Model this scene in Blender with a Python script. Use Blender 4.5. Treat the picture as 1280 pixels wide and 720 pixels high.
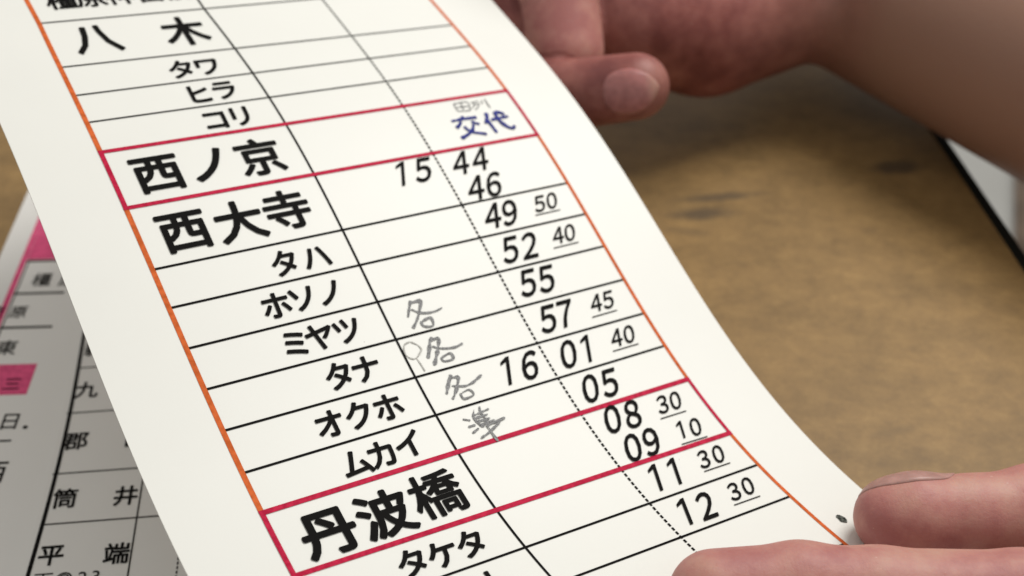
import bpy, bmesh, math, random
import numpy as np
from mathutils import Vector, Matrix
random.seed(4)

# ------------------------------------------------------------------ scene, camera, light (1 unit = 1 cm)
scene = bpy.context.scene
for ob in list(bpy.data.objects):
    bpy.data.objects.remove(ob)
COL = scene.collection
scene.view_settings.view_transform = 'Standard'
scene.view_settings.look = 'None'
scene.view_settings.gamma = 1.0
scene.view_settings.exposure = 0.0
scene.cycles.use_denoising = True
scene.cycles.max_bounces = 8

cam_data = bpy.data.cameras.new('camera')
camera = bpy.data.objects.new('camera', cam_data)
COL.objects.link(camera)
camera.location = (0, 0, 17.77)
camera.rotation_euler = (math.radians(90 - 38), 0, 0)
cam_data.sensor_width = 36.0
cam_data.lens = 36.0 * 1648.3 / 1280.0
cam_data.clip_start = 0.2
cam_data.clip_end = 2000.0
cam_data.dof.use_dof = True
cam_data.dof.focus_distance = 19.6
cam_data.dof.aperture_fstop = 0.04636 / 0.228
scene.camera = camera

world = bpy.data.worlds.new('World')
scene.world = world
world.use_nodes = True
wbg = world.node_tree.nodes['Background']
wbg.inputs[0].default_value = (1.0, 0.985, 0.95, 1)
wbg.inputs[1].default_value = 0.56


def area_lamp(name, loc, target, size, watts, color):
    l = bpy.data.lights.new(name, 'AREA')
    l.shape = 'DISK'
    l.size = size
    l.energy = watts
    l.color = color
    o = bpy.data.objects.new(name, l)
    COL.objects.link(o)
    o.location = loc
    d = Vector(target) - Vector(loc)
    o.rotation_euler = d.to_track_quat('-Z', 'Y').to_euler()
    return o


area_lamp('desk_lamp_light', (22, 38, 44), (3, 15, 2), 25, 21500, (1.0, 0.98, 0.945))


# ------------------------------------------------------------------ helpers
def tag(o, label=None, category=None, group=None, kind=None):
    if label:
        o['label'] = label
    if category:
        o['category'] = category
    if group:
        o['group'] = group
    if kind:
        o['kind'] = kind
    return o


def link(name, mesh, mat, parent=None, smooth=False):
    o = bpy.data.objects.new(name, mesh)
    COL.objects.link(o)
    if mat:
        mesh.materials.append(mat)
    if parent:
        o.parent = parent
    if smooth:
        for p in mesh.polygons:
            p.use_smooth = True
    return o


def empty(name, loc=(0, 0, 0)):
    o = bpy.data.objects.new(name, None)
    COL.objects.link(o)
    o.location = loc
    o.empty_display_size = 0.5
    return o


def child(name, mesh, mat, root, smooth=False):
    """Part whose mesh is written in world coordinates, parented to a root that may be moved off the origin."""
    o = link(name, mesh, mat, root, smooth)
    m = Matrix.Translation(-root.location)
    mesh.transform(m)
    return o


def mesh_of(verts, faces, name='m'):
    me = bpy.data.meshes.new(name)
    me.from_pydata([tuple(map(float, v)) for v in verts], [], faces)
    me.validate()
    me.update()
    return me


def new_mat(name):
    m = bpy.data.materials.new(name)
    m.use_nodes = True
    nt = m.node_tree
    return m, nt, nt.nodes['Principled BSDF']


def ink(name, col, rough=0.5, noise=0.0, scale=60, spec=.03):
    m, nt, b = new_mat(name)
    b.inputs['Specular IOR Level'].default_value = spec
    b.inputs['Roughness'].default_value = rough
    b.inputs['Base Color'].default_value = (*col, 1)
    if noise:
        tc = nt.nodes.new('ShaderNodeTexCoord')
        nz = nt.nodes.new('ShaderNodeTexNoise')
        nz.inputs['Scale'].default_value = scale
        nz.inputs['Detail'].default_value = 3
        rp = nt.nodes.new('ShaderNodeValToRGB')
        lo = [max(0, c * (1 - noise)) for c in col]
        hi = [min(1, c * (1 + noise) + noise * .05) for c in col]
        rp.color_ramp.elements[0].color = (*lo, 1)
        rp.color_ramp.elements[1].color = (*hi, 1)
        rp.color_ramp.elements[0].position = .35
        rp.color_ramp.elements[1].position = .65
        nt.links.new(tc.outputs['Object'], nz.inputs['Vector'])
        nt.links.new(nz.outputs['Fac'], rp.inputs['Fac'])
        nt.links.new(rp.outputs['Color'], b.inputs['Base Color'])
    return m


def paper_mat(name, col, rough=0.42):
    m, nt, b = new_mat(name)
    tc = nt.nodes.new('ShaderNodeTexCoord')
    n1 = nt.nodes.new('ShaderNodeTexNoise')
    n1.inputs['Scale'].default_value = 0.9
    n1.inputs['Detail'].default_value = 5
    mix = nt.nodes.new('ShaderNodeMix')
    mix.data_type = 'RGBA'
    mix.inputs['A'].default_value = (*[c * .965 for c in col], 1)
    mix.inputs['B'].default_value = (*col, 1)
    nt.links.new(tc.outputs['Object'], n1.inputs['Vector'])
    nt.links.new(n1.outputs['Fac'], mix.inputs['Factor'])
    # sparse tiny specks of dust and pencil dirt
    v = nt.nodes.new('ShaderNodeTexVoronoi')
    v.inputs['Scale'].default_value = 1.3
    v.inputs['Randomness'].default_value = 1.0
    lt = nt.nodes.new('ShaderNodeMath')
    lt.operation = 'LESS_THAN'
    lt.inputs[1].default_value = 0.016
    mix2 = nt.nodes.new('ShaderNodeMix')
    mix2.data_type = 'RGBA'
    mix2.inputs['B'].default_value = (.33, .30, .27, 1)
    nt.links.new(tc.outputs['Object'], v.inputs['Vector'])
    nt.links.new(v.outputs['Distance'], lt.inputs[0])
    nt.links.new(lt.outputs[0], mix2.inputs['Factor'])
    nt.links.new(mix.outputs['Result'], mix2.inputs['A'])
    nt.links.new(mix2.outputs['Result'], b.inputs['Base Color'])
    b.inputs['Roughness'].default_value = rough
    b.inputs['Specular IOR Level'].default_value = .3
    n2 = nt.nodes.new('ShaderNodeTexNoise')
    n2.inputs['Scale'].default_value = 40
    n2.inputs['Detail'].default_value = 4
    bp = nt.nodes.new('ShaderNodeBump')
    bp.inputs['Strength'].default_value = 0.05
    bp.inputs['Distance'].default_value = 0.01
    nt.links.new(tc.outputs['Object'], n2.inputs['Vector'])
    nt.links.new(n2.outputs['Fac'], bp.inputs['Height'])
    nt.links.new(bp.outputs['Normal'], b.inputs['Normal'])
    return m


M_PAPER = paper_mat('cream_card', (.755, .752, .705))
M_PAPER2 = paper_mat('white_card', (.78, .765, .73))
M_BLACK = ink('black_print', (.007, .0065, .006), .6)
M_RED = ink('red_print', (.46, .013, .05), .5, .15, 12)
M_ORANGE = ink('orange_print', (.56, .115, .026), .5, .15, 10)
M_PINK = ink('pink_print', (.72, .10, .23), .5, .1, 8)
M_PENCIL = ink('pencil', (.215, .215, .215), .5, .6, 60)
M_PENCIL_FAINT = ink('faint_pencil', (.42, .41, .38), .4, .45, 85)
M_BLUE = ink('blue_ink', (.020, .028, .19), .4, .45, 30)
M_DOT = ink('smudged_ink', (.05, .055, .045), .45, .9, 25)

# ------------------------------------------------------------------ floor and table
TABLE_T = 2.2


def table_material():
    m, nt, b = new_mat('worn_brown_board')
    L = nt.links.new
    tc = nt.nodes.new('ShaderNodeTexCoord')

    def mp(scale, rot=0):
        q = nt.nodes.new('ShaderNodeMapping')
        q.inputs['Scale'].default_value = scale
        q.inputs['Rotation'].default_value = (0, 0, rot)
        L(tc.outputs['Object'], q.inputs['Vector'])
        return q

    def noise(scale, detail, rough, vec):
        q = nt.nodes.new('ShaderNodeTexNoise')
        q.inputs['Scale'].default_value = scale
        q.inputs['Detail'].default_value = detail
        q.inputs['Roughness'].default_value = rough
        L(vec.outputs[0], q.inputs['Vector'])
        return q
    grain = noise(2.0, 12, .82, mp((1, 1.12, 1), .25))
    blot = noise(.5, 5, .6, mp((1, 1.3, 1)))
    rp = nt.nodes.new('ShaderNodeValToRGB')
    e = rp.color_ramp.elements
    e[0].position = .30
    e[0].color = (.20, .122, .048, 1)
    e[1].position = .74
    e[1].color = (.365, .232, .088, 1)
    q = rp.color_ramp.elements.new(.52)
    q.color = (.275, .168, .062, 1)
    L(grain.outputs['Fac'], rp.inputs['Fac'])
    r2 = nt.nodes.new('ShaderNodeValToRGB')
    r2.color_ramp.elements[0].position = .3
    r2.color_ramp.elements[0].color = (.72, .72, .72, 1)
    r2.color_ramp.elements[1].position = .7
    r2.color_ramp.elements[1].color = (1.1, 1.1, 1.1, 1)
    L(blot.outputs['Fac'], r2.inputs['Fac'])
    mul = nt.nodes.new('ShaderNodeMix')
    mul.data_type = 'RGBA'
    mul.blend_type = 'MULTIPLY'
    mul.inputs['Factor'].default_value = 1
    L(rp.outputs['Color'], mul.inputs['A'])
    L(r2.outputs['Color'], mul.inputs['B'])
    cur = mul.outputs['Result']
    # dark worn smudges rubbed into the board: (x, y, half length, half width, turn, strength)
    wob = noise(2.2, 4, .6, mp((1, 1, 1)))
    for (sx, sy, a, w, turn, k) in STAINS:
        mpn = nt.nodes.new('ShaderNodeMapping')
        mpn.vector_type = 'TEXTURE'
        mpn.inputs['Location'].default_value = (sx + 24, sy - 20, 0)
        mpn.inputs['Rotation'].default_value = (0, 0, turn)
        mpn.inputs['Scale'].default_value = (a, w, 1)
        L(tc.outputs['Object'], mpn.inputs['Vector'])
        fl = nt.nodes.new('ShaderNodeVectorMath')
        fl.operation = 'MULTIPLY'
        fl.inputs[1].default_value = (1, 1, 0)
        L(mpn.outputs[0], fl.inputs[0])
        ln = nt.nodes.new('ShaderNodeVectorMath')
        ln.operation = 'LENGTH'
        L(fl.outputs[0], ln.inputs[0])
        ad = nt.nodes.new('ShaderNodeMath')
        ad.operation = 'ADD'
        L(ln.outputs['Value'], ad.inputs[0])
        L(wob.outputs['Fac'], ad.inputs[1])
        mr = nt.nodes.new('ShaderNodeMapRange')
        mr.interpolation_type = 'SMOOTHSTEP'
        mr.inputs['From Min'].default_value = .75
        mr.inputs['From Max'].default_value = 1.6
        mr.inputs['To Min'].default_value = k
        mr.inputs['To Max'].default_value = 0
        L(ad.outputs[0], mr.inputs['Value'])
        mx = nt.nodes.new('ShaderNodeMix')
        mx.data_type = 'RGBA'
        mx.inputs['B'].default_value = (.075, .052, .03, 1)
        L(mr.outputs[0], mx.inputs['Factor'])
        L(cur, mx.inputs['A'])
        cur = mx.outputs['Result']
    L(cur, b.inputs['Base Color'])
    b.inputs['Roughness'].default_value = .5
    b.inputs['Specular IOR Level'].default_value = .3
    bp = nt.nodes.new('ShaderNodeBump')
    bp.inputs['Strength'].default_value = .25
    bp.inputs['Distance'].default_value = .02
    L(grain.outputs['Fac'], bp.inputs['Height'])
    L(bp.outputs['Normal'], b.inputs['Normal'])
    return m


STAINS = [(4.5, 25.6, 1.0, .34, .10, .8), (5.0, 26.3, 1.3, .22, .14, .75), (9.5, 27.6, .9, .42, .10, .85),
          (8.3, 24.9, .5, .16, .5, .18), (4.0, 24.9, .7, .2, -.2, .35), (7.4, 18.3, .6, .15, .3, .2)]

E0, E1 = np.array([10.60, 31.45]), np.array([11.40, 23.2])     # right edge of the table top
ed = (E1 - E0) / np.linalg.norm(E1 - E0)
en = np.array([-ed[1], ed[0]])
if en[0] < 0:
    en = -en


def slab(poly, z0, z1):
    n = len(poly)
    v = [(x, y, z0) for x, y in poly] + [(x, y, z1) for x, y in poly]
    f = [tuple(range(n - 1, -1, -1)), tuple(range(n, 2 * n))]
    f += [(i, (i + 1) % n, n + (i + 1) % n, n + i) for i in range(n)]
    return mesh_of(v, f)


def bevel_mesh(me, w, seg=3):
    bm = bmesh.new()
    bm.from_mesh(me)
    bmesh.ops.recalc_face_normals(bm, faces=bm.faces)
    bmesh.ops.bevel(bm, geom=list(bm.edges), offset=w, segments=seg, affect='EDGES', profile=.5)
    bm.to_mesh(me)
    bm.free()
    return me


ra = E0 - ed * 26
rb = E1 + ed * 40
la, lb_ = ra - en * 70, rb - en * 70
table = empty('table', (-24, 20, -35))
tag(table, 'low worn brown wooden table with a black edge band, under the cards and hands', 'table')
child('table_top', slab([la, lb_, rb, ra], -TABLE_T, 0), table_material(), table)
M_EDGE = ink('black_edge_band', (.012, .012, .010), .55)
bw = .27
child('edge_band', bevel_mesh(slab([ra + en * .004, rb + en * .004, rb + en * bw, ra + en * bw], -TABLE_T - .1, .03), .025), M_EDGE, table, True)
M_LEG = ink('dark_leg_wood', (.09, .05, .025), .5, .3, 2)
for base, sx, sy in ((ra, -5, 5), (rb, -5, -5), (la, 5, 5), (lb_, 5, -5)):
    c = base + en * sx + ed * sy
    pts = [c + en * a + ed * b_ for a, b_ in ((-2, -2), (2, -2), (2, 2), (-2, 2))]
    child('leg', bevel_mesh(slab(pts, -35, -TABLE_T - .002), .3), M_LEG, table)

fm, fnt, fb = new_mat('pale_floor')
ftc = fnt.nodes.new('ShaderNodeTexCoord')
fnz = fnt.nodes.new('ShaderNodeTexNoise')
fnz.inputs['Scale'].default_value = .12
fnz.inputs['Detail'].default_value = 6
frp = fnt.nodes.new('ShaderNodeValToRGB')
frp.color_ramp.elements[0].color = (.50, .495, .46, 1)
frp.color_ramp.elements[1].color = (.62, .61, .575, 1)
fnt.links.new(ftc.outputs['Object'], fnz.inputs['Vector'])
fnt.links.new(fnz.outputs['Fac'], frp.inputs['Fac'])
fnt.links.new(frp.outputs['Color'], fb.inputs['Base Color'])
fb.inputs['Roughness'].default_value = .45
floor = link('floor', mesh_of([(-400, -400, -35), (400, -400, -35), (400, 400, -35), (-400, 400, -35)], [(0, 1, 2, 3)]), fm)
tag(floor, kind='structure')
M_BOARD = ink('brown_floor_board', (.15, .10, .065), .4, .3, .4, .3)
wood = link('wood_floor', mesh_of([(0.1, -40, -34.6), (300, -40, -34.6), (300, 300, -34.6), (102.8, 300, -34.6)], [(0, 1, 2, 3)]), M_BOARD)
tag(wood, kind='structure')

# ------------------------------------------------------------------ the held card: a bent sheet
DATA = {"K": [-0.05803, -2.75383, -1.11496, 5.62825, 0.62831], "PHI": 0.11263308921705757, "ROT": [[0.832573, 0.441069, -0.335082], [0.533473, -0.801317, 0.270736], [-0.149094, -0.404165, -0.902453]], "TR": [-1.81382, 17.69631, 4.25734], "f": 1648.3133259217395, "VL": [[-5.056, 9.096, -4.495, 0.502], [4.43, -10.716, 7.689, 31.353], [1.989, -5.012, 3.591, 56.042], [2.619, -6.076, 4.175, 79.236]], "HL": [[0, 0.0], [-0.00137, 13.028], [-0.00604, 20.738], [-0.00279, 27.563], [-0.0013, 34.614], [0.00064, 46.822], [-0.00026, 59.156], [-0.00018, 66.549], [-0.00201, 74.146], [-0.00182, 81.698], [-0.00117, 89.218], [-0.00636, 96.904], [-0.00284, 104.194], [0.00758, 115.798], [0.0, 123.956], [0.0, 131.842]], "TEXT": [["橿原神宮前", [[6.36, -6.41], [11.78, -6.39], [17.19, -6.39], [22.72, -6.39], [28.38, -6.38]], "mid"], ["八木", [[8.56, 5.85], [25.09, 6.29]], "yagi"], ["タワ", [[20.26, 17.23], [25.11, 17.17]], "kana"], ["ヒラ", [[20.65, 24.3], [25.54, 24.02]], "kana"], ["コリ", [[21.07, 31.13], [25.79, 31.04]], "kana"], ["西ノ京", [[7.27, 40.8], [16.31, 40.77], [25.34, 41.02]], "big"], ["西大寺", [[7.31, 53.08], [16.73, 53.4], [25.41, 53.03]], "big"], ["タハ", [[20.86, 63.08], [26.44, 63.15]], "kana"], ["ホソノ", [[16.37, 70.36], [21.05, 70.19], [25.94, 70.27]], "kana"], ["ミヤツ", [[16.62, 77.8], [20.97, 77.71], [25.76, 77.79]], "kana"], ["タナ", [[20.99, 85.33], [25.72, 85.33]], "kana"], ["オクホ", [[15.95, 92.98], [20.99, 92.9], [26.03, 92.95]], "kana"], ["ムカイ", [[16.69, 100.73], [21.2, 100.58], [26.07, 100.2]], "kana"], ["丹波橋", [[7.47, 110.53], [16.51, 110.62], [25.67, 110.09]], "heavy"], ["タケタ", [[15.97, 120.08], [20.86, 120.35], [25.71, 120.23]], "kana"], ["カミト", [[15.64, 127.36], [20.4, 127.71], [25.27, 127.89]], "kana"], ["15", [[48.94, 50.16], [53.23, 50.14]], "min"], ["44", [[61.15, 50.19], [65.37, 50.1]], "min"], ["46", [[61.31, 56.19], [65.12, 56.18]], "min"], ["49", [[61.51, 62.72], [65.08, 62.81]], "min"], ["52", [[61.29, 70.29], [65.4, 70.31]], "min"], ["55", [[61.16, 77.51], [65.02, 77.64]], "min"], ["57", [[61.11, 85.25], [64.75, 85.13]], "min"], ["01", [[61.05, 92.77], [65.13, 92.76]], "min"], ["16", [[48.74, 92.67], [53.02, 92.78]], "min"], ["05", [[61.11, 100.18], [65.16, 100.23]], "min"], ["08", [[61.31, 106.93], [65.4, 107.15]], "min"], ["09", [[61.22, 113.18], [65.1, 113.2]], "min"], ["11", [[61.21, 119.93], [65.15, 119.96]], "min"], ["12", [[61.04, 127.75], [65.05, 127.98]], "min"], ["50", [[71.94, 62.34], [74.71, 62.21], [69.75, 64.54], [75.31, 64.51]], "sec"], ["40", [[71.99, 69.65], [74.6, 69.63], [69.71, 71.99], [75.25, 71.98]], "sec"], ["45", [[71.81, 84.68], [74.48, 84.69], [69.44, 87.2], [74.98, 87.13]], "sec"], ["40", [[71.69, 92.3], [74.45, 92.29], [69.44, 94.62], [75.12, 94.6]], "sec"], ["30", [[71.92, 107.15], [74.75, 107.17], [69.68, 109.65], [75.3, 109.71]], "sec"], ["10", [[71.95, 112.86], [74.73, 113.18], [69.9, 115.53], [75.47, 115.66]], "sec"], ["30", [[71.54, 119.56], [74.76, 119.52], [69.79, 121.81], [75.48, 121.87]], "sec"], ["30", [[71.68, 127.31], [74.79, 127.2], [69.54, 129.73], [75.2, 129.81]], "sec"]], "PEN": {"kaku1": [[[38.61, 75.36], [37.79, 76.58], [36.77, 78.24]], [[38.52, 75.75], [40.19, 75.88], [39.36, 77.41], [38.07, 79.1], [36.66, 80.44]], [[37.96, 76.93], [38.89, 77.79], [40.18, 78.29], [41.87, 78.39], [43.38, 78.08]], [[38.52, 79.53], [38.68, 80.59], [40.26, 80.89], [40.52, 79.36], [38.78, 79.6]]], "kaku2": [[[39.05, 82.93], [38.41, 83.46], [37.49, 85.02], [36.54, 86.46]], [[38.49, 83.49], [39.97, 83.4], [39.25, 84.92], [37.91, 86.76], [37.13, 87.74], [36.86, 87.71]], [[38.26, 84.54], [39.25, 85.22], [40.75, 85.66], [42.23, 85.78], [43.66, 85.47]], [[38.78, 86.91], [38.92, 87.76], [40.64, 87.76], [40.64, 86.64], [38.94, 86.96]]], "loop": [[[34.93, 82.68], [33.85, 82.97], [33.26, 84.01], [33.28, 85.11], [34.03, 85.87], [34.83, 85.76], [35.88, 84.96], [36.22, 84.46], [35.91, 83.56], [35.01, 82.7]], [[34.66, 85.91], [34.83, 87.27], [34.92, 88.6]]], "kaku3": [[[38.85, 90.48], [38.24, 91.11], [37.36, 92.25], [36.35, 93.65]], [[38.16, 91.08], [39.69, 91.24], [39.0, 92.55], [37.76, 93.99], [36.86, 94.82]], [[37.93, 92.43], [38.94, 92.84], [40.3, 93.15], [41.78, 92.89], [42.77, 92.48], [43.9, 92.0]], [[38.62, 94.16], [38.76, 95.32], [40.68, 95.1], [40.42, 94.0], [38.99, 94.17]]], "jun": [[[36.59, 98.81], [37.72, 99.41]], [[36.73, 100.44], [38.09, 100.43]], [[36.84, 101.72], [38.29, 101.18]], [[39.26, 97.76], [38.51, 99.1], [38.91, 100.82], [39.45, 101.0]], [[40.47, 97.47], [40.12, 98.49], [40.27, 99.9], [39.98, 101.17]], [[38.73, 98.72], [41.79, 98.34]], [[38.73, 99.28], [41.07, 99.25]], [[38.76, 99.98], [41.04, 100.04]], [[38.74, 100.76], [41.6, 100.56]], [[39.66, 101.18], [42.02, 100.93], [43.53, 100.73]], [[37.67, 103.02], [39.44, 102.48], [42.27, 101.24]], [[39.8, 101.11], [39.91, 102.75], [39.96, 104.48]]], "blue": [[[67.06, 39.31], [66.99, 40.25]], [[64.36, 40.19], [67.07, 40.1], [69.9, 40.19]], [[66.14, 40.71], [65.43, 41.41], [64.49, 42.04]], [[68.35, 40.94], [68.88, 41.57], [69.61, 41.99]], [[68.34, 41.78], [67.47, 43.06], [66.03, 43.99], [64.21, 44.67]], [[66.16, 41.97], [66.57, 42.98], [67.36, 43.75], [68.66, 44.22], [69.79, 44.71]], [[72.39, 39.5], [71.93, 40.81], [70.88, 42.08]], [[71.69, 41.4], [71.84, 42.9], [72.02, 44.8]], [[72.54, 41.46], [74.49, 41.31], [76.5, 41.24]], [[74.23, 39.54], [74.06, 41.44], [74.38, 42.78], [75.13, 43.98], [75.99, 44.36], [76.53, 43.73]], [[74.37, 39.61], [75.52, 40.12], [75.89, 40.73]]], "small": [[[67.04, 35.96], [66.98, 37.04], [67.19, 37.95], [69.64, 38.25]], [[67.04, 35.96], [70.01, 35.98], [69.66, 38.21]], [[68.68, 35.99], [68.24, 37.94]], [[67.12, 36.96], [69.78, 37.11]], [[70.69, 36.34], [72.55, 36.18]], [[71.33, 36.46], [70.84, 37.35], [70.04, 37.85]], [[71.0, 37.06], [72.26, 36.86], [71.61, 37.72], [70.67, 38.3]], [[73.19, 36.15], [72.93, 37.1]], [[74.06, 35.87], [74.0, 37.08], [74.04, 38.46]]]}, "DOT": [84.33, 139.48], "LE": -13.38, "RE": 93.38}
KAP, PHI = DATA['K'], DATA['PHI']
ROT, TR = np.array(DATA['ROT']), np.array(DATA['TR'])
SG = np.linspace(-220, 220, 1761)


def _kappa_integral():
    s = np.clip(SG, -62, 78) / 100.0
    dth = sum(KAP[i] * s ** i for i in range(5)) / 100.0
    dth = np.where(SG > 78, dth * .0, dth)
    dth = np.where(SG < -62, dth * .3, dth)
    ds = SG[1] - SG[0]

    def cum(y):
        z = np.concatenate([[0], np.cumsum((y[1:] + y[:-1]) / 2) * ds])
        return z - np.interp(0, SG, z)
    th = cum(dth)
    return cum(np.cos(th)), cum(np.sin(th)), th


PX, PZ, TH = _kappa_integral()


def card_point(u, v, off=0.0):
    """Paper millimetres (u across, v down) -> world centimetres; off lifts towards the printed face."""
    u = np.asarray(u, float) - 40
    v = np.asarray(v, float) - 70
    c, s = math.cos(PHI), math.sin(PHI)
    t = u * c + v * s
    q = -u * s + v * c
    X = np.interp(q, SG, PX)
    Z = np.interp(q, SG, PZ)
    th = np.interp(q, SG, TH)
    X = X + off * np.sin(th)
    Z = Z - off * np.cos(th)
    P = np.stack([t * c - X * s, t * s + X * c, Z], -1) / 10.0
    return P @ ROT.T + TR


LE, RE = DATA['LE'], DATA['RE']
V0, V1 = -34.0, 172.0
root_c = card_point(40, 110)
card = empty('timetable_card', (float(root_c[0]), float(root_c[1]), float(root_c[2])))
tag(card, 'large cream timetable card with orange border and red frames, held up curved by hands', 'timetable card')


def sheet(u0, u1, v0, v1, nu, nv, thick):
    """Bent sheet with rounded corners and real thickness."""
    U, V = np.meshgrid(np.linspace(0, 1, nu), np.linspace(0, 1, nv))
    uu = u0 + (u1 - u0) * U
    vv = v0 + (v1 - v0) * V
    # pull the corners in to round them
    R = 4.0
    for cu, cv, su, sv in ((u0, v0, 1, 1), (u1, v0, -1, 1), (u0, v1, 1, -1), (u1, v1, -1, -1)):
        du = (uu - cu) * su
        dv = (vv - cv) * sv
        inside = (du < R) & (dv < R)
        a = (R - du)
        b = (R - dv)
        mx = np.maximum(a, b)
        rr = np.sqrt(a * a + b * b) + 1e-9
        k = np.where(inside, mx / rr, 1.0)
        uu = np.where(inside, cu + su * (R - a * k), uu)
        vv = np.where(inside, cv + sv * (R - b * k), vv)
    top = card_point(uu.ravel(), vv.ravel(), 0)
    bot = card_point(uu.ravel(), vv.ravel(), -thick)
    n = nu * nv
    f = []
    for j in range(nv - 1):
        for i in range(nu - 1):
            a = j * nu + i
            f.append((a, a + 1, a + nu + 1, a + nu))
            f.append((n + a, n + a + nu, n + a + nu + 1, n + a + 1))
    rim = [i for i in range(nu)] + [j * nu + nu - 1 for j in range(1, nv)] + [(nv - 1) * nu + i for i in range(nu - 2, -1, -1)] + [j * nu for j in range(nv - 2, 0, -1)]
    for k in range(len(rim)):
        a, b = rim[k], rim[(k + 1) % len(rim)]
        f.append((a, n + a, n + b, b))
    me = mesh_of(np.concatenate([top, bot]), f)
    nr = len(rim)
    for i, p in enumerate(me.polygons):
        p.use_smooth = i < len(me.polygons) - nr
    me.set_sharp_from_angle(angle=math.radians(40))
    return me


child('paper_sheet', sheet(LE, RE, V0, V1, 90, 170, .22), M_PAPER, card)

VL, HL = DATA['VL'], DATA['HL']


def col_u(c, v):
    v = max(0.0, min(134.0, v))
    return float(np.polyval(VL[c], v / 100))


def row_v(r, u):
    if r > 15:
        return row_v(15, u) + (r - 15) * 12.2
    if r < 0:
        return row_v(0, u) - 12.5
    m, b = HL[r]
    return m * u + b


OFF = .06


def ribbon(pts, width, off=OFF, taper=None, closed=False):
    """Flat printed line in paper space: returns (uv verts, faces)."""
    pts = np.array(pts, float)
    n = len(pts)
    tan = np.gradient(pts, axis=0)
    tan /= np.linalg.norm(tan, axis=1)[:, None] + 1e-9
    nor = np.stack([-tan[:, 1], tan[:, 0]], -1)
    w = np.full(n, width) if taper is None else np.asarray(taper)
    a = pts + nor * w[:, None] / 2
    b = pts - nor * w[:, None] / 2
    v = np.concatenate([a, b])
    f = [(i, i + 1, n + i + 1, n + i) for i in range(n - 1)]
    return v, f


class Print:
    """Collects flat pieces in paper space and lays them on the bent card as one part."""

    def __init__(self, mapper=None):
        self.v, self.f = [], []
        self.mapper = mapper or card_point

    def add(self, vf, off=OFF):
        v, f = vf
        k = len(self.v)
        self.v += [(float(x), float(y), off) for x, y in v]
        self.f += [tuple(i + k for i in q) for q in f]
        return self

    def build(self, name, mat, root):
        a = np.array(self.v)
        P = self.mapper(a[:, 0], a[:, 1], a[:, 2])
        return child(name, mesh_of(P, self.f), mat, root)


def path(p0, p1, step=1.2):
    p0, p1 = np.array(p0, float), np.array(p1, float)
    n = max(2, int(np.linalg.norm(p1 - p0) / step) + 1)
    return [p0 + (p1 - p0) * k / (n - 1) for k in range(n)]


def vpath(c, v0, v1, step=1.2):
    n = max(2, int(abs(v1 - v0) / step) + 1)
    return [(col_u(c, v), v) for v in np.linspace(v0, v1, n)]


def hpath(r, ua, ub):
    n = 70
    return [(u, row_v(r, u)) for u in np.linspace(ua, ub, n)]


RED_TOP = {4: .80, 5: .85, 12: .95, 13: .95}
TOPV, BOTV = -19.0, 158.0
# orange border (left and right sides between the red boxes, plus top and bottom)
spans = [(TOPV, None), (5, 12), (13, None)]
ob_ = Print()
for c, w in ((0, .85), (3, .70)):
    u_ref = 0 if c == 0 else 80
    for a, b in ((TOPV, row_v(4, u_ref)), (row_v(5, u_ref), row_v(12, u_ref)), (row_v(13, u_ref), BOTV)):
        ob_.add(ribbon(vpath(c, a, b), w), OFF)
ob_.add(ribbon(path((col_u(0, TOPV), TOPV), (col_u(3, TOPV), TOPV)), .8), OFF)
ob_.add(ribbon(path((col_u(0, BOTV), BOTV), (col_u(3, BOTV), BOTV)), .8), OFF)
ob_.build('orange_border', M_ORANGE, card)
# red frames round the two relief rows
for r0, r1, w in ((4, 5, .74), (12, 13, .86)):
    rp_ = Print()
    for r in (r0, r1):
        rp_.add(ribbon(hpath(r, col_u(0, row_v(r, 0)) - .42, col_u(3, row_v(r, 80)) + .35), w), OFF * 1.8)
    for c, w2 in ((0, .80), (3, .64)):
        u_ref = 0 if c == 0 else 80
        rp_.add(ribbon(vpath(c, row_v(r0, u_ref) + .3, row_v(r1, u_ref) - .3), w2), OFF * 1.8)
    rp_.build('red_frame', M_RED, card)
# thin black row rules
rl = Print()
for r in (0, 1, 2, 3, 6, 7, 8, 9, 10, 11, 14, 15, 16):
    v_ = row_v(r, 0)
    rl.add(ribbon(hpath(r, col_u(0, v_) + .4, col_u(3, v_) - .34), .42 if r > 5 else .34), OFF * 1.2)
rl.build('row_rules', M_BLACK, card)
cl = Print()
cl.add(ribbon(vpath(1, TOPV + .4, BOTV - .4), .40), OFF * 1.4)
cl.build('column_rule', M_BLACK, card)
dl = Print()
v_ = TOPV + .4
while v_ < BOTV - 1:
    dl.add(ribbon(vpath(2, v_, v_ + .64, .3), .40), OFF * 1.4)
    v_ += .95
dl.build('dashed_rule', M_BLACK, card)

# ------------------------------------------------------------------ lettering
_glyphs = {}


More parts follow.
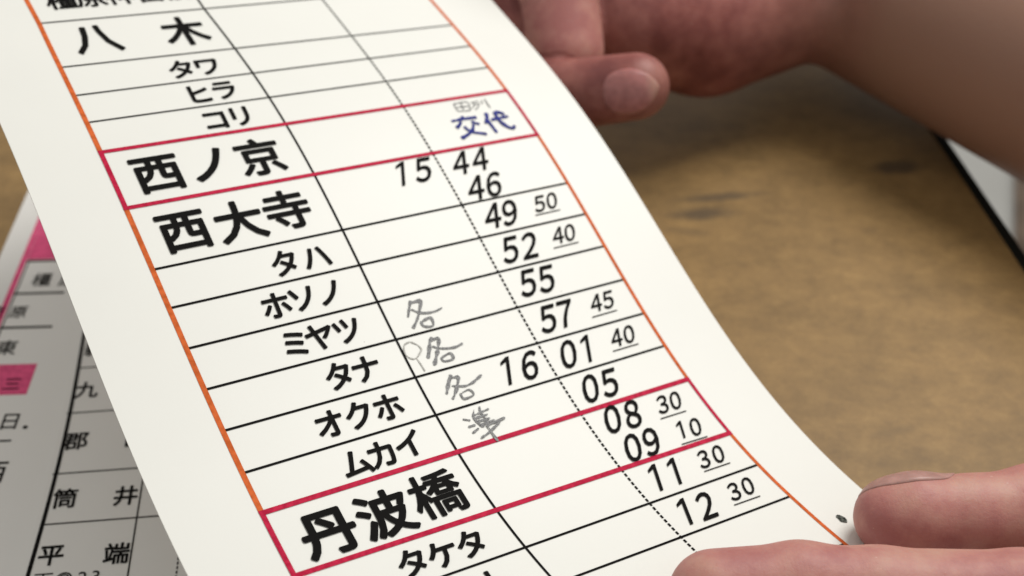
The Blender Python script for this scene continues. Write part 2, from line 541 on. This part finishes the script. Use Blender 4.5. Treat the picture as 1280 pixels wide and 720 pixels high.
def glyph(ch, fat):
    """Outline of one character (em units) as verts, faces and its ink box."""
    key = (ch, fat)
    if key in _glyphs:
        return _glyphs[key]
    cu = bpy.data.curves.new('glyph', 'FONT')
    cu.body = ch
    cu.resolution_u = 3
    cu.offset = fat
    cu.fill_mode = 'FRONT'
    o = bpy.data.objects.new('glyph', cu)
    COL.objects.link(o)
    dg = bpy.context.evaluated_depsgraph_get()
    me = bpy.data.meshes.new_from_object(o.evaluated_get(dg))
    bm = bmesh.new()
    bm.from_mesh(me)
    bmesh.ops.remove_doubles(bm, verts=bm.verts, dist=1e-4)
    bmesh.ops.triangulate(bm, faces=bm.faces)
    bmesh.ops.dissolve_degenerate(bm, edges=bm.edges, dist=1e-5)
    for _ in range(5):
        long = [e for e in bm.edges if e.calc_length() > .2]
        if not long:
            break
        bmesh.ops.subdivide_edges(bm, edges=long, cuts=1)
        bmesh.ops.triangulate(bm, faces=[f for f in bm.faces if len(f.verts) > 3])
    bm.verts.ensure_lookup_table()
    v = np.array([(q.co.x, q.co.y) for q in bm.verts])
    f = [tuple(q.index for q in p.verts) for p in bm.faces]
    bm.free()
    bpy.data.objects.remove(o)
    bpy.data.curves.remove(cu)
    bpy.data.meshes.remove(me)
    _glyphs[key] = (v, f, v.min(0), v.max(0))
    return _glyphs[key]


def letter(pr, ch, u, v, w, h, fat, shear=0.0, ink_box=False, off=OFF):
    """One character centred at paper point (u, v); w, h are the em size in paper units."""
    gv, gf, lo, hi = glyph(ch, 0.0)
    cx, cy = (.5, .38)
    if ink_box:
        cx, cy = (lo + hi) / 2
    x = (gv[:, 0] - cx) * w
    y = (gv[:, 1] - cy) * h
    # heavier weight: the same outline struck several times, each pass shifted a little (and laid just above the last)
    fat *= {'橋': .62, '波': .85, '寺': .85, '京': .9}.get(ch, 1.0)
    n = 0
    for a, b in [(0, 0)] + [(1.12 * math.cos(t * math.pi / 5), 1.12 * math.sin(t * math.pi / 5)) for t in range(10)] if fat else ((0, 0),):
        xx, yy = x + a * fat * w, y + b * fat * h
        pr.add((np.stack([u + xx + shear * yy, v - yy], -1), gf), off * (1 + .01 * n))
        n += 1


KIND = {  # em width, em height, fat, shear
    'mid': (5.9, 6.0, .016, 0), 'yagi': (8.6, 9.2, .020, 0), 'kana': (5.3, 5.4, .024, .04), 'big': (8.7, 8.5, .023, .0),
    'heavy': (8.8, 8.6, .029, .04), 'min': (5.65, 6.8, .017, .42), 'sec': (4.0, 4.45, .016, .42)}
for s, pos, kind in DATA['TEXT']:
    w, h, fat, sh = KIND[kind]
    pr = Print()
    for ch, (u, v) in zip(s, pos):
        if ch == '1':           # plain gothic one: a stem and a short flag
            hh, st = h * .735 + 2 * fat * h, w * .115
            sk = lambda x, y: (u + x + sh * y, v - y)
            pr.add(([sk(-st * .35, hh / 2), sk(st * .65, hh / 2), sk(st * .65, -hh / 2), sk(-st * .35, -hh / 2)], [(0, 3, 2, 1)]), OFF * 2.4)
            pr.add(([sk(-st * .35, hh / 2), sk(-st * .35, hh / 2 - st * 1.35), sk(-st * 2.0, hh / 2 - st * 2.1), sk(-st * 2.0, hh / 2 - st * 1.15)], [(0, 1, 2, 3)]), OFF * 2.45)
            continue
        letter(pr, chr(ord(ch) + 0xFEE0) if ch.isdigit() else ch, u, v, w, h, fat, sh, ink_box=kind in ('min', 'sec'), off=OFF * 2.4)
    if kind == 'sec':
        pr.add(ribbon(path(pos[2], pos[3]), .2), OFF * 2.4)
    name = {'min': 'minute_figures', 'sec': 'second_figures'}.get(kind, 'station_name')
    pr.build(name, M_BLACK, card)


def smooth_path(p, step=.12):
    """Catmull-Rom through the stroke points."""
    p = [np.array(q, float) for q in p]
    if len(p) == 2:
        return path(p[0], p[1], step)
    q = [2 * p[0] - p[1]] + p + [2 * p[-1] - p[-2]]
    out = []
    for i in range(1, len(q) - 2):
        a, b, c, d = q[i - 1:i + 3]
        n = max(2, int(np.linalg.norm(c - b) / step))
        for k in range(n):
            t = k / n
            out.append(.5 * (2 * b + (c - a) * t + (2 * a - 5 * b + 4 * c - d) * t * t + (3 * b - a - 3 * c + d) * t ** 3))
    out.append(p[-1])
    return out


rs = np.random.default_rng(5)


def hand_stroke(pr, pts, width, off, wob=.18, blunt=.55):
    pp = smooth_path(pts)
    n = len(pp)
    t = np.linspace(0, 1, n)
    ends = np.minimum(1, np.minimum(t, 1 - t) * n * .35 + blunt)
    nz = np.convolve(rs.normal(size=n + 12), np.ones(7) / 7, 'same')[6:6 + n]
    pr.add(ribbon(pp, width, taper=width * ends * (1 + wob * nz * 2)), off)


PEN = DATA['PEN']
for key in ('kaku1', 'kaku2', 'kaku3', 'jun'):
    pr = Print()
    for k, st in enumerate(PEN[key]):
        hand_stroke(pr, st, {'jun': .36}.get(key, .55 if k < 2 else .36), OFF * (2 + .15 * k), .3)
    pr.build('pencil_note', M_PENCIL, card)
pr = Print()
for k, st in enumerate(PEN['loop']):
    hand_stroke(pr, st, .22, OFF * (2 + .15 * k), .3)
tag(pr.build('pencil_loop', M_PENCIL_FAINT, card), 'faint pencil loop with a tail')
pr = Print()
for k, st in enumerate(PEN['blue']):
    hand_stroke(pr, st, .66, OFF * (2 + .12 * k), .2, .7)
tag(pr.build('ink_note', M_BLUE, card), 'blue ink handwriting')
pr = Print()
for k, st in enumerate(PEN['small']):
    hand_stroke(pr, st, .2, OFF * (2 + .12 * k), .2, .7)
pr.build('pencil_note', M_PENCIL, card)
# smudged ink dot near the right margin
pr = Print()
du, dv = DATA['DOT']
nn = 28
ring = [(du, dv)] + [(du + (.66 + .08 * math.sin(3 * a + 1) + rs.normal() * .03) * math.cos(a), dv + (.98 + .10 * math.sin(2 * a) + rs.normal() * .05) * math.sin(a)) for a in np.linspace(0, 2 * math.pi, nn, endpoint=False)]
pr.add((ring, [(0, 1 + i, 1 + (i + 1) % nn) for i in range(nn)]), OFF * 2)
pr.build('ink_dot', M_DOT, card)

# ------------------------------------------------------------------ the two cards lying on the table
CT = .045


def flat_mapper(origin, turn, z):
    c, s = math.cos(turn), math.sin(turn)

    def f(r, d, off):
        r, d, off = np.asarray(r, float), np.asarray(d, float), np.asarray(off, float)
        return np.stack([origin[0] + r * c + d * s, origin[1] + r * s - d * c, z + off], -1)
    return f


def flat_card(r0, r1, d0, d1, mapper, R=.35):
    pts = []
    for cx, cy, a0 in ((r1 - R, d0 + R, -90), (r1 - R, d1 - R, 0), (r0 + R, d1 - R, 90), (r0 + R, d0 + R, 180)):
        for k in range(7):
            a = math.radians(a0 + 15 * k)
            pts.append((cx + R * math.cos(a), cy + R * math.sin(a)))
    n = len(pts)
    rr = [p[0] for p in pts] * 2
    dd = [p[1] for p in pts] * 2
    P = mapper(rr, dd, [0] * n + [-CT] * n)
    f = [tuple(range(n - 1, -1, -1)), tuple(range(n, 2 * n))] + [(i, (i + 1) % n, n + (i + 1) % n, n + i) for i in range(n)]
    return mesh_of(P, f)


FO = .004
# left one, with pink cells
mapA = flat_mapper((-11.58, 25.2), math.radians(2.6), CT + .003)
la_root = mapA([3], [0], [-CT])[0]
cardA = empty('timetable_card', tuple(map(float, la_root)))
tag(cardA, 'white timetable card with pink cells, lying flat on the table at the far left', 'timetable card', 'timetable cards lying on the table')


def A_of(x, y):
    t = math.radians(2.6)
    dx, dy = x + 11.58, y - 25.2
    return (dx * math.cos(t) + dy * math.sin(t), dx * math.sin(t) - dy * math.cos(t))


def line(p, q, w, step=1.0):
    return ribbon(path(p, q, step), w)


child('card_sheet', flat_card(-.02, 4.3, -2.2, 14.0, mapA), M_PAPER2, cardA)
pk = Print(mapA)
xr = 1.70
pk.add(line((.56, -1.7), (.56, 13.2), .13), FO)
pk.add(([(.63, -1.7), (xr, -1.7), (xr, 1.52), (.63, 1.52)], [(0, 1, 2, 3)]), FO)
pk.build('pink_border', M_PINK, cardA)
pk = Print(mapA)
pk.add(([(.63, 5.10), (xr, 5.10), (xr, 6.02), (.63, 6.02)], [(0, 1, 2, 3)]), FO)
pk.build('pink_cell', M_PINK, cardA)
bl = Print(mapA)
for d_ in (1.58, 2.76, 3.92, 7.32, 8.6, 9.8):
    bl.add(line((.64, d_), (xr + .03, d_), .07 if d_ < 4 else .05), FO * 1.5)
bl.add(line((.68, 1.58), (.68, 13), .03), FO * 1.5)
bl.build('row_rules', M_BLACK, cardA)
for s, pts, h in (('橿原', ((-10.34, 22.98), (-9.75, 22.98)), .5), ('東原', ((-11.0, 21.85), (-10.52, 21.85)), .44), ('東', ((-10.42, 20.68),), .5), ('三', ((-9.98, 19.57),), .42),
                  ('日', ((-9.70, 18.50),), .50), ('西', ((-9.62, 17.15),), .62)):
    pr = Print(mapA)
    for ch, (x, y) in zip(s, pts):
        r_, d_ = A_of(x, y)
        letter(pr, ch, r_, d_, h * .88, h, .008, 0, off=FO * 2)
    pr.build('station_name', M_BLACK, cardA)
pr = Print(mapA)
r_, d_ = A_of(-9.36, 18.33)
pr.add(([(r_ + .05 * math.cos(a), d_ + .05 * math.sin(a)) for a in np.linspace(0, 2 * math.pi, 12, endpoint=False)], [tuple(range(12))]), FO * 2)
pr.build('ink_dot', M_BLACK, cardA)

# right one, black ruled, lapping over the first
mapB = flat_mapper((-8.28, 15.79), math.radians(6.0), 2 * CT + .03)
lb_root = mapB([3.5], [0], [-CT])[0]
cardB = empty('timetable_card', tuple(map(float, lb_root)))
tag(cardB, 'white timetable card ruled in black, lapping over the pink one beneath the large cream card', 'timetable card', 'timetable cards lying on the table')
child('card_sheet', flat_card(-.13, 7.2, -10.5, 7.6, mapB), M_PAPER2, cardB)
bl = Print(mapB)
for d_ in (-8.2, -6.9, -5.6, -4.2, -2.87, -1.24, 0, 1.6, 2.9, 4.2):
    bl.add(line((-.05, d_), (6.6, d_), .035), FO)
bl.build('row_rules', M_BLACK, cardB)
bl = Print(mapB)
bl.add(ribbon([(-.07 + .09 * math.sin((d_ + 5.2) / 6.4 * math.pi) if -5.2 < d_ < 1.2 else -.07, d_) for d_ in np.linspace(-9.6, 7.0, 60)], .075), FO * 1.4)
bl.add(line((1.62, -9.6), (1.62, 7.0), .03), FO * 1.4)
bl.add(line((6.6, -9.6), (6.6, 7.0), .05), FO * 1.4)
bl.build('column_rule', M_BLACK, cardB)
bl = Print(mapB)
d_ = -9.5
while d_ < 6.9:
    bl.add(line((2.44, d_), (2.44, d_ + .065), .028), FO * 1.4)
    d_ += .1
bl.build('dashed_rule', M_BLACK, cardB)
for s, pts in (('新', ((.24, -4.78),)), ('九', ((.24, -3.52),)), ('郡山', ((.25, -2.08), (1.37, -2.02))), ('筒井', ((.28, -.60), (1.36, -.56))), ('平端', ((.25, .72), (1.37, .80)))):
    if len(s) == 1:
        pr = Print(mapB)
        letter(pr, s, *pts[0], .46, .50, .020, 0, off=FO * 2)
        pr.build('station_name', M_BLACK, cardB)
        continue
    word = empty('station_name')
    word.parent = cardB
    for ch, (r_, d_) in zip(s, pts):
        pr = Print(mapB)
        letter(pr, ch, r_, d_, .46, .50, .020, 0, off=FO * 2)
        pr.build('character', M_BLACK, cardB).parent = word
pr = Print(mapB)
for ch, r_ in zip('下◎23', (.2, .55, .86, 1.08)):
    letter(pr, ch, r_, 1.28, .34, .36, .004, 0, ink_box=True, off=FO * 2)
pr.build('small_print', M_BLACK, cardB)

# ------------------------------------------------------------------ hands: one continuous surface each, from a smooth-blended distance field
import openvdb


def field_mesh(chains, vox, pad, cuts=(), blend=.35):
    """chains: list of (points with radius, blend). Each is a run of tapered limbs; all melt into one closed skin."""
    allp = np.array([p[:3] for ch in chains for p in ch[0]])
    rmax = max(p[3] for ch in chains for p in ch[0])
    lo = allp.min(0) - rmax - pad
    hi = allp.max(0) + rmax + pad
    n = np.ceil((hi - lo) / vox).astype(int) + 1
    ax = [lo[i] + vox * np.arange(n[i], dtype=np.float32) for i in range(3)]
    X, Y, Z = np.meshgrid(*[a.astype(np.float32) for a in ax], indexing='ij')
    D = None
    for pts, k in chains:
        cd = None
        for i in range(len(pts) - 1):
            a = np.array(pts[i][:3])
            b = np.array(pts[i + 1][:3])
            r0, r1 = pts[i][3], pts[i + 1][3]
            ba = b - a
            L2 = float(ba @ ba)
            h = np.clip(((X - a[0]) * ba[0] + (Y - a[1]) * ba[1] + (Z - a[2]) * ba[2]) / L2, 0, 1)
            dd = np.sqrt((X - a[0] - ba[0] * h) ** 2 + (Y - a[1] - ba[1] * h) ** 2 + (Z - a[2] - ba[2] * h) ** 2) - (r0 + (r1 - r0) * h)
            if cd is None:
                cd = dd
            else:
                kk = .18
                m = np.maximum(kk - np.abs(cd - dd), 0) / kk
                cd = np.minimum(cd, dd) - m * m * kk * .25
        if D is None:
            D = cd
        else:
            m = np.maximum(k - np.abs(D - cd), 0) / k
            D = np.minimum(D, cd) - m * m * k * .25
    for c, r, depth, k in cuts:             # shallow dents (creases): a run of points pressed in
        cd = None
        for i in range(len(c) - 1):
            a = np.array(c[i]); b = np.array(c[i + 1])
            ba = b - a
            h = np.clip(((X - a[0]) * ba[0] + (Y - a[1]) * ba[1] + (Z - a[2]) * ba[2]) / float(ba @ ba), 0, 1)
            dd = np.sqrt((X - a[0] - ba[0] * h) ** 2 + (Y - a[1] - ba[1] * h) ** 2 + (Z - a[2] - ba[2] * h) ** 2)
            cd = dd if cd is None else np.minimum(cd, dd)
        D = D + depth * np.exp(-(cd / r) ** 2)
    g = openvdb.FloatGrid(background=float(3 * vox))
    g.copyFromArray(np.clip(D, -3 * vox, 3 * vox).astype(np.float32))
    pts, tris, quads = g.convertToPolygons(isovalue=0.0, adaptivity=0.0)
    pts = np.asarray(pts, float) * vox + lo
    faces = [tuple(int(i) for i in q[::-1]) for q in quads] + [tuple(int(i) for i in q[::-1]) for q in tris]
    me = mesh_of(pts, faces)
    bm = bmesh.new()
    bm.from_mesh(me)
    bmesh.ops.recalc_face_normals(bm, faces=bm.faces)
    for _ in range(3):
        bmesh.ops.smooth_vert(bm, verts=bm.verts, factor=.5, use_axis_x=True, use_axis_y=True, use_axis_z=True)
    bm.to_mesh(me)
    bm.free()
    return me


def skin_mat(name, a, b_, c, tan=None):
    """Skin: blotchy pinks, fine ridges and creases; tan = (point, direction, length, colour) for a browner forearm."""
    m, nt, b = new_mat(name)
    L = nt.links.new
    tc = nt.nodes.new('ShaderNodeTexCoord')
    n1 = nt.nodes.new('ShaderNodeTexNoise')
    n1.inputs['Scale'].default_value = 1.1
    n1.inputs['Detail'].default_value = 5
    n1.inputs['Roughness'].default_value = .6
    L(tc.outputs['Object'], n1.inputs['Vector'])
    rp = nt.nodes.new('ShaderNodeValToRGB')
    e = rp.color_ramp.elements
    e[0].position, e[1].position = .37, .64
    e[0].color, e[1].color = (*a, 1), (*c, 1)
    q = e.new(.5)
    q.color = (*b_, 1)
    L(n1.outputs['Fac'], rp.inputs['Fac'])
    cur = rp.outputs['Color']
    if tan:
        p, d, ln_, tcol = tan
        mp = nt.nodes.new('ShaderNodeVectorMath')
        mp.operation = 'SUBTRACT'
        mp.inputs[1].default_value = p
        L(tc.outputs['Object'], mp.inputs[0])
        dt = nt.nodes.new('ShaderNodeVectorMath')
        dt.operation = 'DOT_PRODUCT'
        dt.inputs[1].default_value = d
        L(mp.outputs[0], dt.inputs[0])
        mr = nt.nodes.new('ShaderNodeMapRange')
        mr.inputs['From Min'].default_value = 0
        mr.inputs['From Max'].default_value = ln_
        L(dt.outputs['Value'], mr.inputs['Value'])
        mx = nt.nodes.new('ShaderNodeMix')
        mx.data_type = 'RGBA'
        mx.inputs['B'].default_value = (*tcol, 1)
        L(mr.outputs[0], mx.inputs['Factor'])
        L(cur, mx.inputs['A'])
        cur = mx.outputs['Result']
    # pale flecks of dry skin
    mpv = nt.nodes.new('ShaderNodeMapping')
    mpv.inputs['Scale'].default_value = (1.6, 3.2, 2.4)
    L(tc.outputs['Object'], mpv.inputs['Vector'])
    vo = nt.nodes.new('ShaderNodeTexVoronoi')
    vo.inputs['Scale'].default_value = 1.6
    L(mpv.outputs[0], vo.inputs['Vector'])
    nf = nt.nodes.new('ShaderNodeTexNoise')
    nf.inputs['Scale'].default_value = 9
    L(tc.outputs['Object'], nf.inputs['Vector'])
    ad = nt.nodes.new('ShaderNodeMath')
    ad.operation = 'MULTIPLY_ADD'
    ad.inputs[1].default_value = .14
    L(nf.outputs['Fac'], ad.inputs[0])
    L(vo.outputs['Distance'], ad.inputs[2])
    mf = nt.nodes.new('ShaderNodeMapRange')
    mf.inputs['From Min'].default_value = .13
    mf.inputs['From Max'].default_value = .10
    mf.inputs['To Max'].default_value = .45
    L(ad.outputs[0], mf.inputs['Value'])
    mx2 = nt.nodes.new('ShaderNodeMix')
    mx2.data_type = 'RGBA'
    mx2.inputs['B'].default_value = (.62, .45, .38, 1)
    L(mf.outputs[0], mx2.inputs['Factor'])
    L(cur, mx2.inputs['A'])
    L(mx2.outputs['Result'], b.inputs['Base Color'])
    b.inputs['Roughness'].default_value = .52
    b.inputs['Specular IOR Level'].default_value = .35
    b.inputs['Subsurface Weight'].default_value = .15
    b.inputs['Subsurface Radius'].default_value = (.35, .12, .06)
    b.inputs['Subsurface Scale'].default_value = .4
    wv = nt.nodes.new('ShaderNodeTexWave')
    wv.inputs['Scale'].default_value = 5.5
    wv.inputs['Distortion'].default_value = 6
    wv.inputs['Detail'].default_value = 2
    wv.inputs['Detail Scale'].default_value = .6
    L(tc.outputs['Object'], wv.inputs['Vector'])
    n3 = nt.nodes.new('ShaderNodeTexNoise')
    n3.inputs['Scale'].default_value = 14
    n3.inputs['Detail'].default_value = 6
    L(tc.outputs['Object'], n3.inputs['Vector'])
    sm = nt.nodes.new('ShaderNodeMath')
    sm.operation = 'MULTIPLY_ADD'
    sm.inputs[1].default_value = .06
    L(wv.outputs['Fac'], sm.inputs[0])
    L(n3.outputs['Fac'], sm.inputs[2])
    vc = nt.nodes.new('ShaderNodeTexVoronoi')
    vc.feature = 'DISTANCE_TO_EDGE'
    vc.inputs['Scale'].default_value = 13
    L(tc.outputs['Object'], vc.inputs['Vector'])
    cr = nt.nodes.new('ShaderNodeMapRange')
    cr.inputs['From Max'].default_value = .10
    cr.inputs['To Max'].default_value = .16
    L(vc.outputs['Distance'], cr.inputs['Value'])
    s2 = nt.nodes.new('ShaderNodeMath')
    s2.operation = 'ADD'
    L(sm.outputs[0], s2.inputs[0])
    L(cr.outputs[0], s2.inputs[1])
    bp = nt.nodes.new('ShaderNodeBump')
    bp.inputs['Strength'].default_value = .45
    bp.inputs['Distance'].default_value = .012
    L(s2.outputs[0], bp.inputs['Height'])
    L(bp.outputs['Normal'], b.inputs['Normal'])
    return m


def nail_mat(name, col, base=None, along=None, length=1.0, rim=(.38, .20, .16)):
    m = ink(name, col, .40, .10, 6, .35)
    nt = m.node_tree
    b = nt.nodes['Principled BSDF']
    if base:                        # paler free edge at the tip of the plate
        L = nt.links.new
        src = b.inputs['Base Color'].links[0].from_socket
        tc = nt.nodes.new('ShaderNodeTexCoord')
        sb = nt.nodes.new('ShaderNodeVectorMath')
        sb.operation = 'SUBTRACT'
        sb.inputs[1].default_value = base
        L(tc.outputs['Object'], sb.inputs[0])
        dt = nt.nodes.new('ShaderNodeVectorMath')
        dt.operation = 'DOT_PRODUCT'
        dt.inputs[1].default_value = along
        L(sb.outputs[0], dt.inputs[0])
        mr = nt.nodes.new('ShaderNodeMapRange')
        mr.inputs['From Min'].default_value = length * .30
        mr.inputs['From Max'].default_value = length * .44
        L(dt.outputs['Value'], mr.inputs['Value'])
        mx = nt.nodes.new('ShaderNodeMix')
        mx.data_type = 'RGBA'
        mx.inputs['B'].default_value = (*rim, 1)
        L(mr.outputs[0], mx.inputs['Factor'])
        L(src, mx.inputs['A'])
        L(mx.outputs['Result'], b.inputs['Base Color'])
    b.inputs['Subsurface Weight'].default_value = .1
    b.inputs['Subsurface Scale'].default_value = .2
    return m


def unit(v):
    v = np.array(v, float)
    return v / np.linalg.norm(v)


def nail_mesh(c, along, out, length, width, rad, sag=.12, thick=.035, skin=None):
    """Curved nail plate: c = middle of the plate on the skin, along = towards the tip, out = away from the finger."""
    a = unit(along)
    o = unit(np.array(out) - a * np.dot(out, a))
    w = np.cross(a, o)
    nu, nv = 15, 15
    top, bot = [], []
    for j in range(nv):
        for i in range(nu):
            x, y = -1 + 2 * i / (nu - 1), -1 + 2 * j / (nv - 1)
            # squircle -> rounded plate
            xx = x * math.sqrt(1 - .46 * y * y)
            yy = y * math.sqrt(1 - .46 * x * x)
            ang = xx * (width / 2) / rad
            base = np.array(c) + a * (yy * length / 2) + w * (rad * math.sin(ang)) + o * (rad * (math.cos(ang) - 1) - sag * yy * yy)
            nrm = o * math.cos(ang) + w * math.sin(ang)
            edge = max(abs(x), abs(y)) ** 6
            if skin is not None:        # seat the plate on the finger's own surface
                hit = skin.ray_cast(Vector(base + nrm * .8), Vector(-nrm), 1.6)
                if hit[0] is not None:
                    base = base + nrm * (float(np.dot(np.array(hit[0]) - base, nrm)) + thick * .4)
            top.append(base + nrm * thick * (1 - .6 * edge))
            bot.append(base - nrm * thick)
    n = nu * nv
    f = []
    for j in range(nv - 1):
        for i in range(nu - 1):
            q = j * nu + i
            f.append((q, q + 1, q + nu + 1, q + nu))
            f.append((n + q, n + q + nu, n + q + nu + 1, n + q + 1))
    rim = [i for i in range(nu)] + [j * nu + nu - 1 for j in range(1, nv)] + [(nv - 1) * nu + i for i in range(nu - 2, -1, -1)] + [j * nu for j in range(nv - 2, 0, -1)]
    for k in range(len(rim)):
        p, q = rim[k], rim[(k + 1) % len(rim)]
        f.append((p, n + p, n + q, q))
    return mesh_of(top + bot, f)


from mathutils.bvhtree import BVHTree


def skin_tree(me):
    return BVHTree.FromPolygons([v.co.copy() for v in me.vertices], [tuple(p.vertices) for p in me.polygons])


# upper hand: palm up behind the card, fingers curled back over it, forearm running off to the right
H1 = {"palm": [[2.531, 28.331, 3.843, 1.6], [4.747, 29.805, 2.967, 1.92], [6.204, 30.626, 3.044, 1.92]], "palm2": [[3.252, 32.404, 4.833, 1.8], [6.504, 32.029, 4.352, 1.9]], "wrist": [[6.319, 31.623, 3.67, 2.0], [8.397, 32.564, 3.25, 2.5], [14.102, 26.488, 3.27, 3.35], [17.735, 21.27, 4.062, 3.6]], "little": [[2.912, 28.802, 2.658, 1.1], [0.386, 28.206, 2.221, 0.95], [0.036, 25.715, 2.93, 0.86], [1.023, 24.662, 3.694, 0.76], [2.567, 24.082, 4.251, 0.7]], "ring": [[2.563, 30.709, 4.287, 1.1], [0.518, 29.161, 5.554, 1.0], [0.892, 27.34, 5.011, 1.0], [1.067, 26.35, 3.905, 0.98]], "middle": [[2.634, 31.809, 4.233, 1.1], [0.0, 30.166, 4.729, 1.1], [-0.182, 27.764, 4.578, 1.0], [0.09, 26.989, 3.911, 0.95]], "index": [[3.076, 33.073, 5.202, 1.1], [0.0, 32.095, 5.574, 1.0], [-0.366, 29.325, 6.252, 0.9], [1.092, 29.243, 6.471, 0.8]], "thumb": [[5.806, 32.044, 5.184, 1.2], [3.64, 30.083, 7.547, 1.15], [1.784, 28.078, 8.228, 0.95]]}  # out-of-view thumb is arched over the curled fingers to shade them
NAIL1 = [[2.36, 23.483, 4.451], [0.887, -0.333, 0.32], [-0.421, -0.868, 0.263], 1.08, 0.95, 0.7, 0.06]
M_SKIN1 = skin_mat('shade_toned_palm_skin', (.17, .048, .043), (.235, .076, .065), (.31, .115, .095), ([2.406, 1.268, 0.66], [0.834, -0.55, -0.043], 3.0, (.30, .17, .12)))  # upper hand's skin tones are darkened to stand in for its shade
hroot = H1['palm'][1]
hand1 = empty('hand', tuple(hroot[:3]))
tag(hand1, 'curled hand and bare forearm behind the upper right edge of the card, one fingernail showing', 'hand')
CUT1 = [[[[1.591, 26.33, 5.666], [1.74, 25.933, 4.834], [1.861, 25.498, 4.277]], 0.16, 0.22, 0]]
me = field_mesh([(H1[k], b) for k, b in (('palm', .3), ('palm2', .6), ('wrist', .9), ('little', .12), ('ring', .12), ('middle', .12), ('index', .15), ('thumb', .4))], .075, .6, CUT1)
bvh = skin_tree(me)
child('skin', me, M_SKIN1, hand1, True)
M_NAIL1 = nail_mat('pink_nail', (.34, .135, .125), tuple(np.array(NAIL1[0]) - np.array(hroot[:3])), NAIL1[1], NAIL1[3])
child('fingernail', nail_mesh(*NAIL1, skin=bvh), M_NAIL1, hand1, True)

# lower hand: two finger tips pinching the card's lower right edge
H2 = {"upper": [[5.918, 13.923, 2.374, 0.615], [6.25, 13.896, 2.421, 0.645], [7.116, 13.904, 2.431, 0.62], [8.208, 13.995, 2.385, 0.76], [10.248, 14.002, 2.231, 0.9]], "lower": [[2.855, 11.982, 2.895, 0.66], [4.084, 12.103, 2.887, 0.66], [5.219, 12.033, 2.797, 0.7], [7.222, 11.906, 2.797, 0.76], [9.125, 11.936, 2.511, 0.95]], "palm": [[10.804, 14.409, 1.779, 1.0], [12.522, 13.73, 0.422, 1.6], [13.49, 12.944, -1.071, 1.7]], "wrist": [[13.104, 13.471, -0.072, 1.9], [18.152, 11.666, -3.032, 2.2], [25.39, 9.83, -6.194, 2.8]], "ring": [[2.563, 30.709, 4.287, 1.1], [0.518, 29.161, 5.554, 1.0], [0.892, 27.34, 5.011, 1.0], [1.067, 26.35, 3.905, 0.98]], "little": [[13.279, 14.049, -1.281, 0.9], [11.884, 14.101, -2.514, 0.8], [11.823, 13.343, -2.835, 0.7], [12.614, 12.997, -2.303, 0.65]], "index": [[12.391, 15.172, 1.131, 0.95], [10.979, 16.202, 0.825, 0.85], [10.92, 16.402, -0.219, 0.75], [11.794, 15.954, -0.792, 0.7]]}
NAIL2 = [[6.144, 14.435, 2.749], [-0.999, 0.009, -0.053], [-0.023, 0.817, 0.577], 1.5, 1.05, 0.66, 0.03]
M_SKIN2 = skin_mat('skin_of_fingers', (.36, .135, .122), (.43, .19, .16), (.47, .25, .195))
hand2 = empty('hand', tuple(H2['palm'][1][:3]))
tag(hand2, 'close finger and thumb of the hand pressing on the lower right edge of the card', 'hand')
me = field_mesh([(H2[k], b) for k, b in (('upper', .1), ('lower', .10), ('palm', .7), ('wrist', .8), ('ring', .15), ('little', .15), ('index', .15))], .06, .5)
bvh = skin_tree(me)
child('skin', me, M_SKIN2, hand2, True)
M_NAIL2 = nail_mat('dull_nail', (.38, .21, .18))
child('fingernail', nail_mesh(*NAIL2, thick=.02, skin=bvh), M_NAIL2, hand2, True)
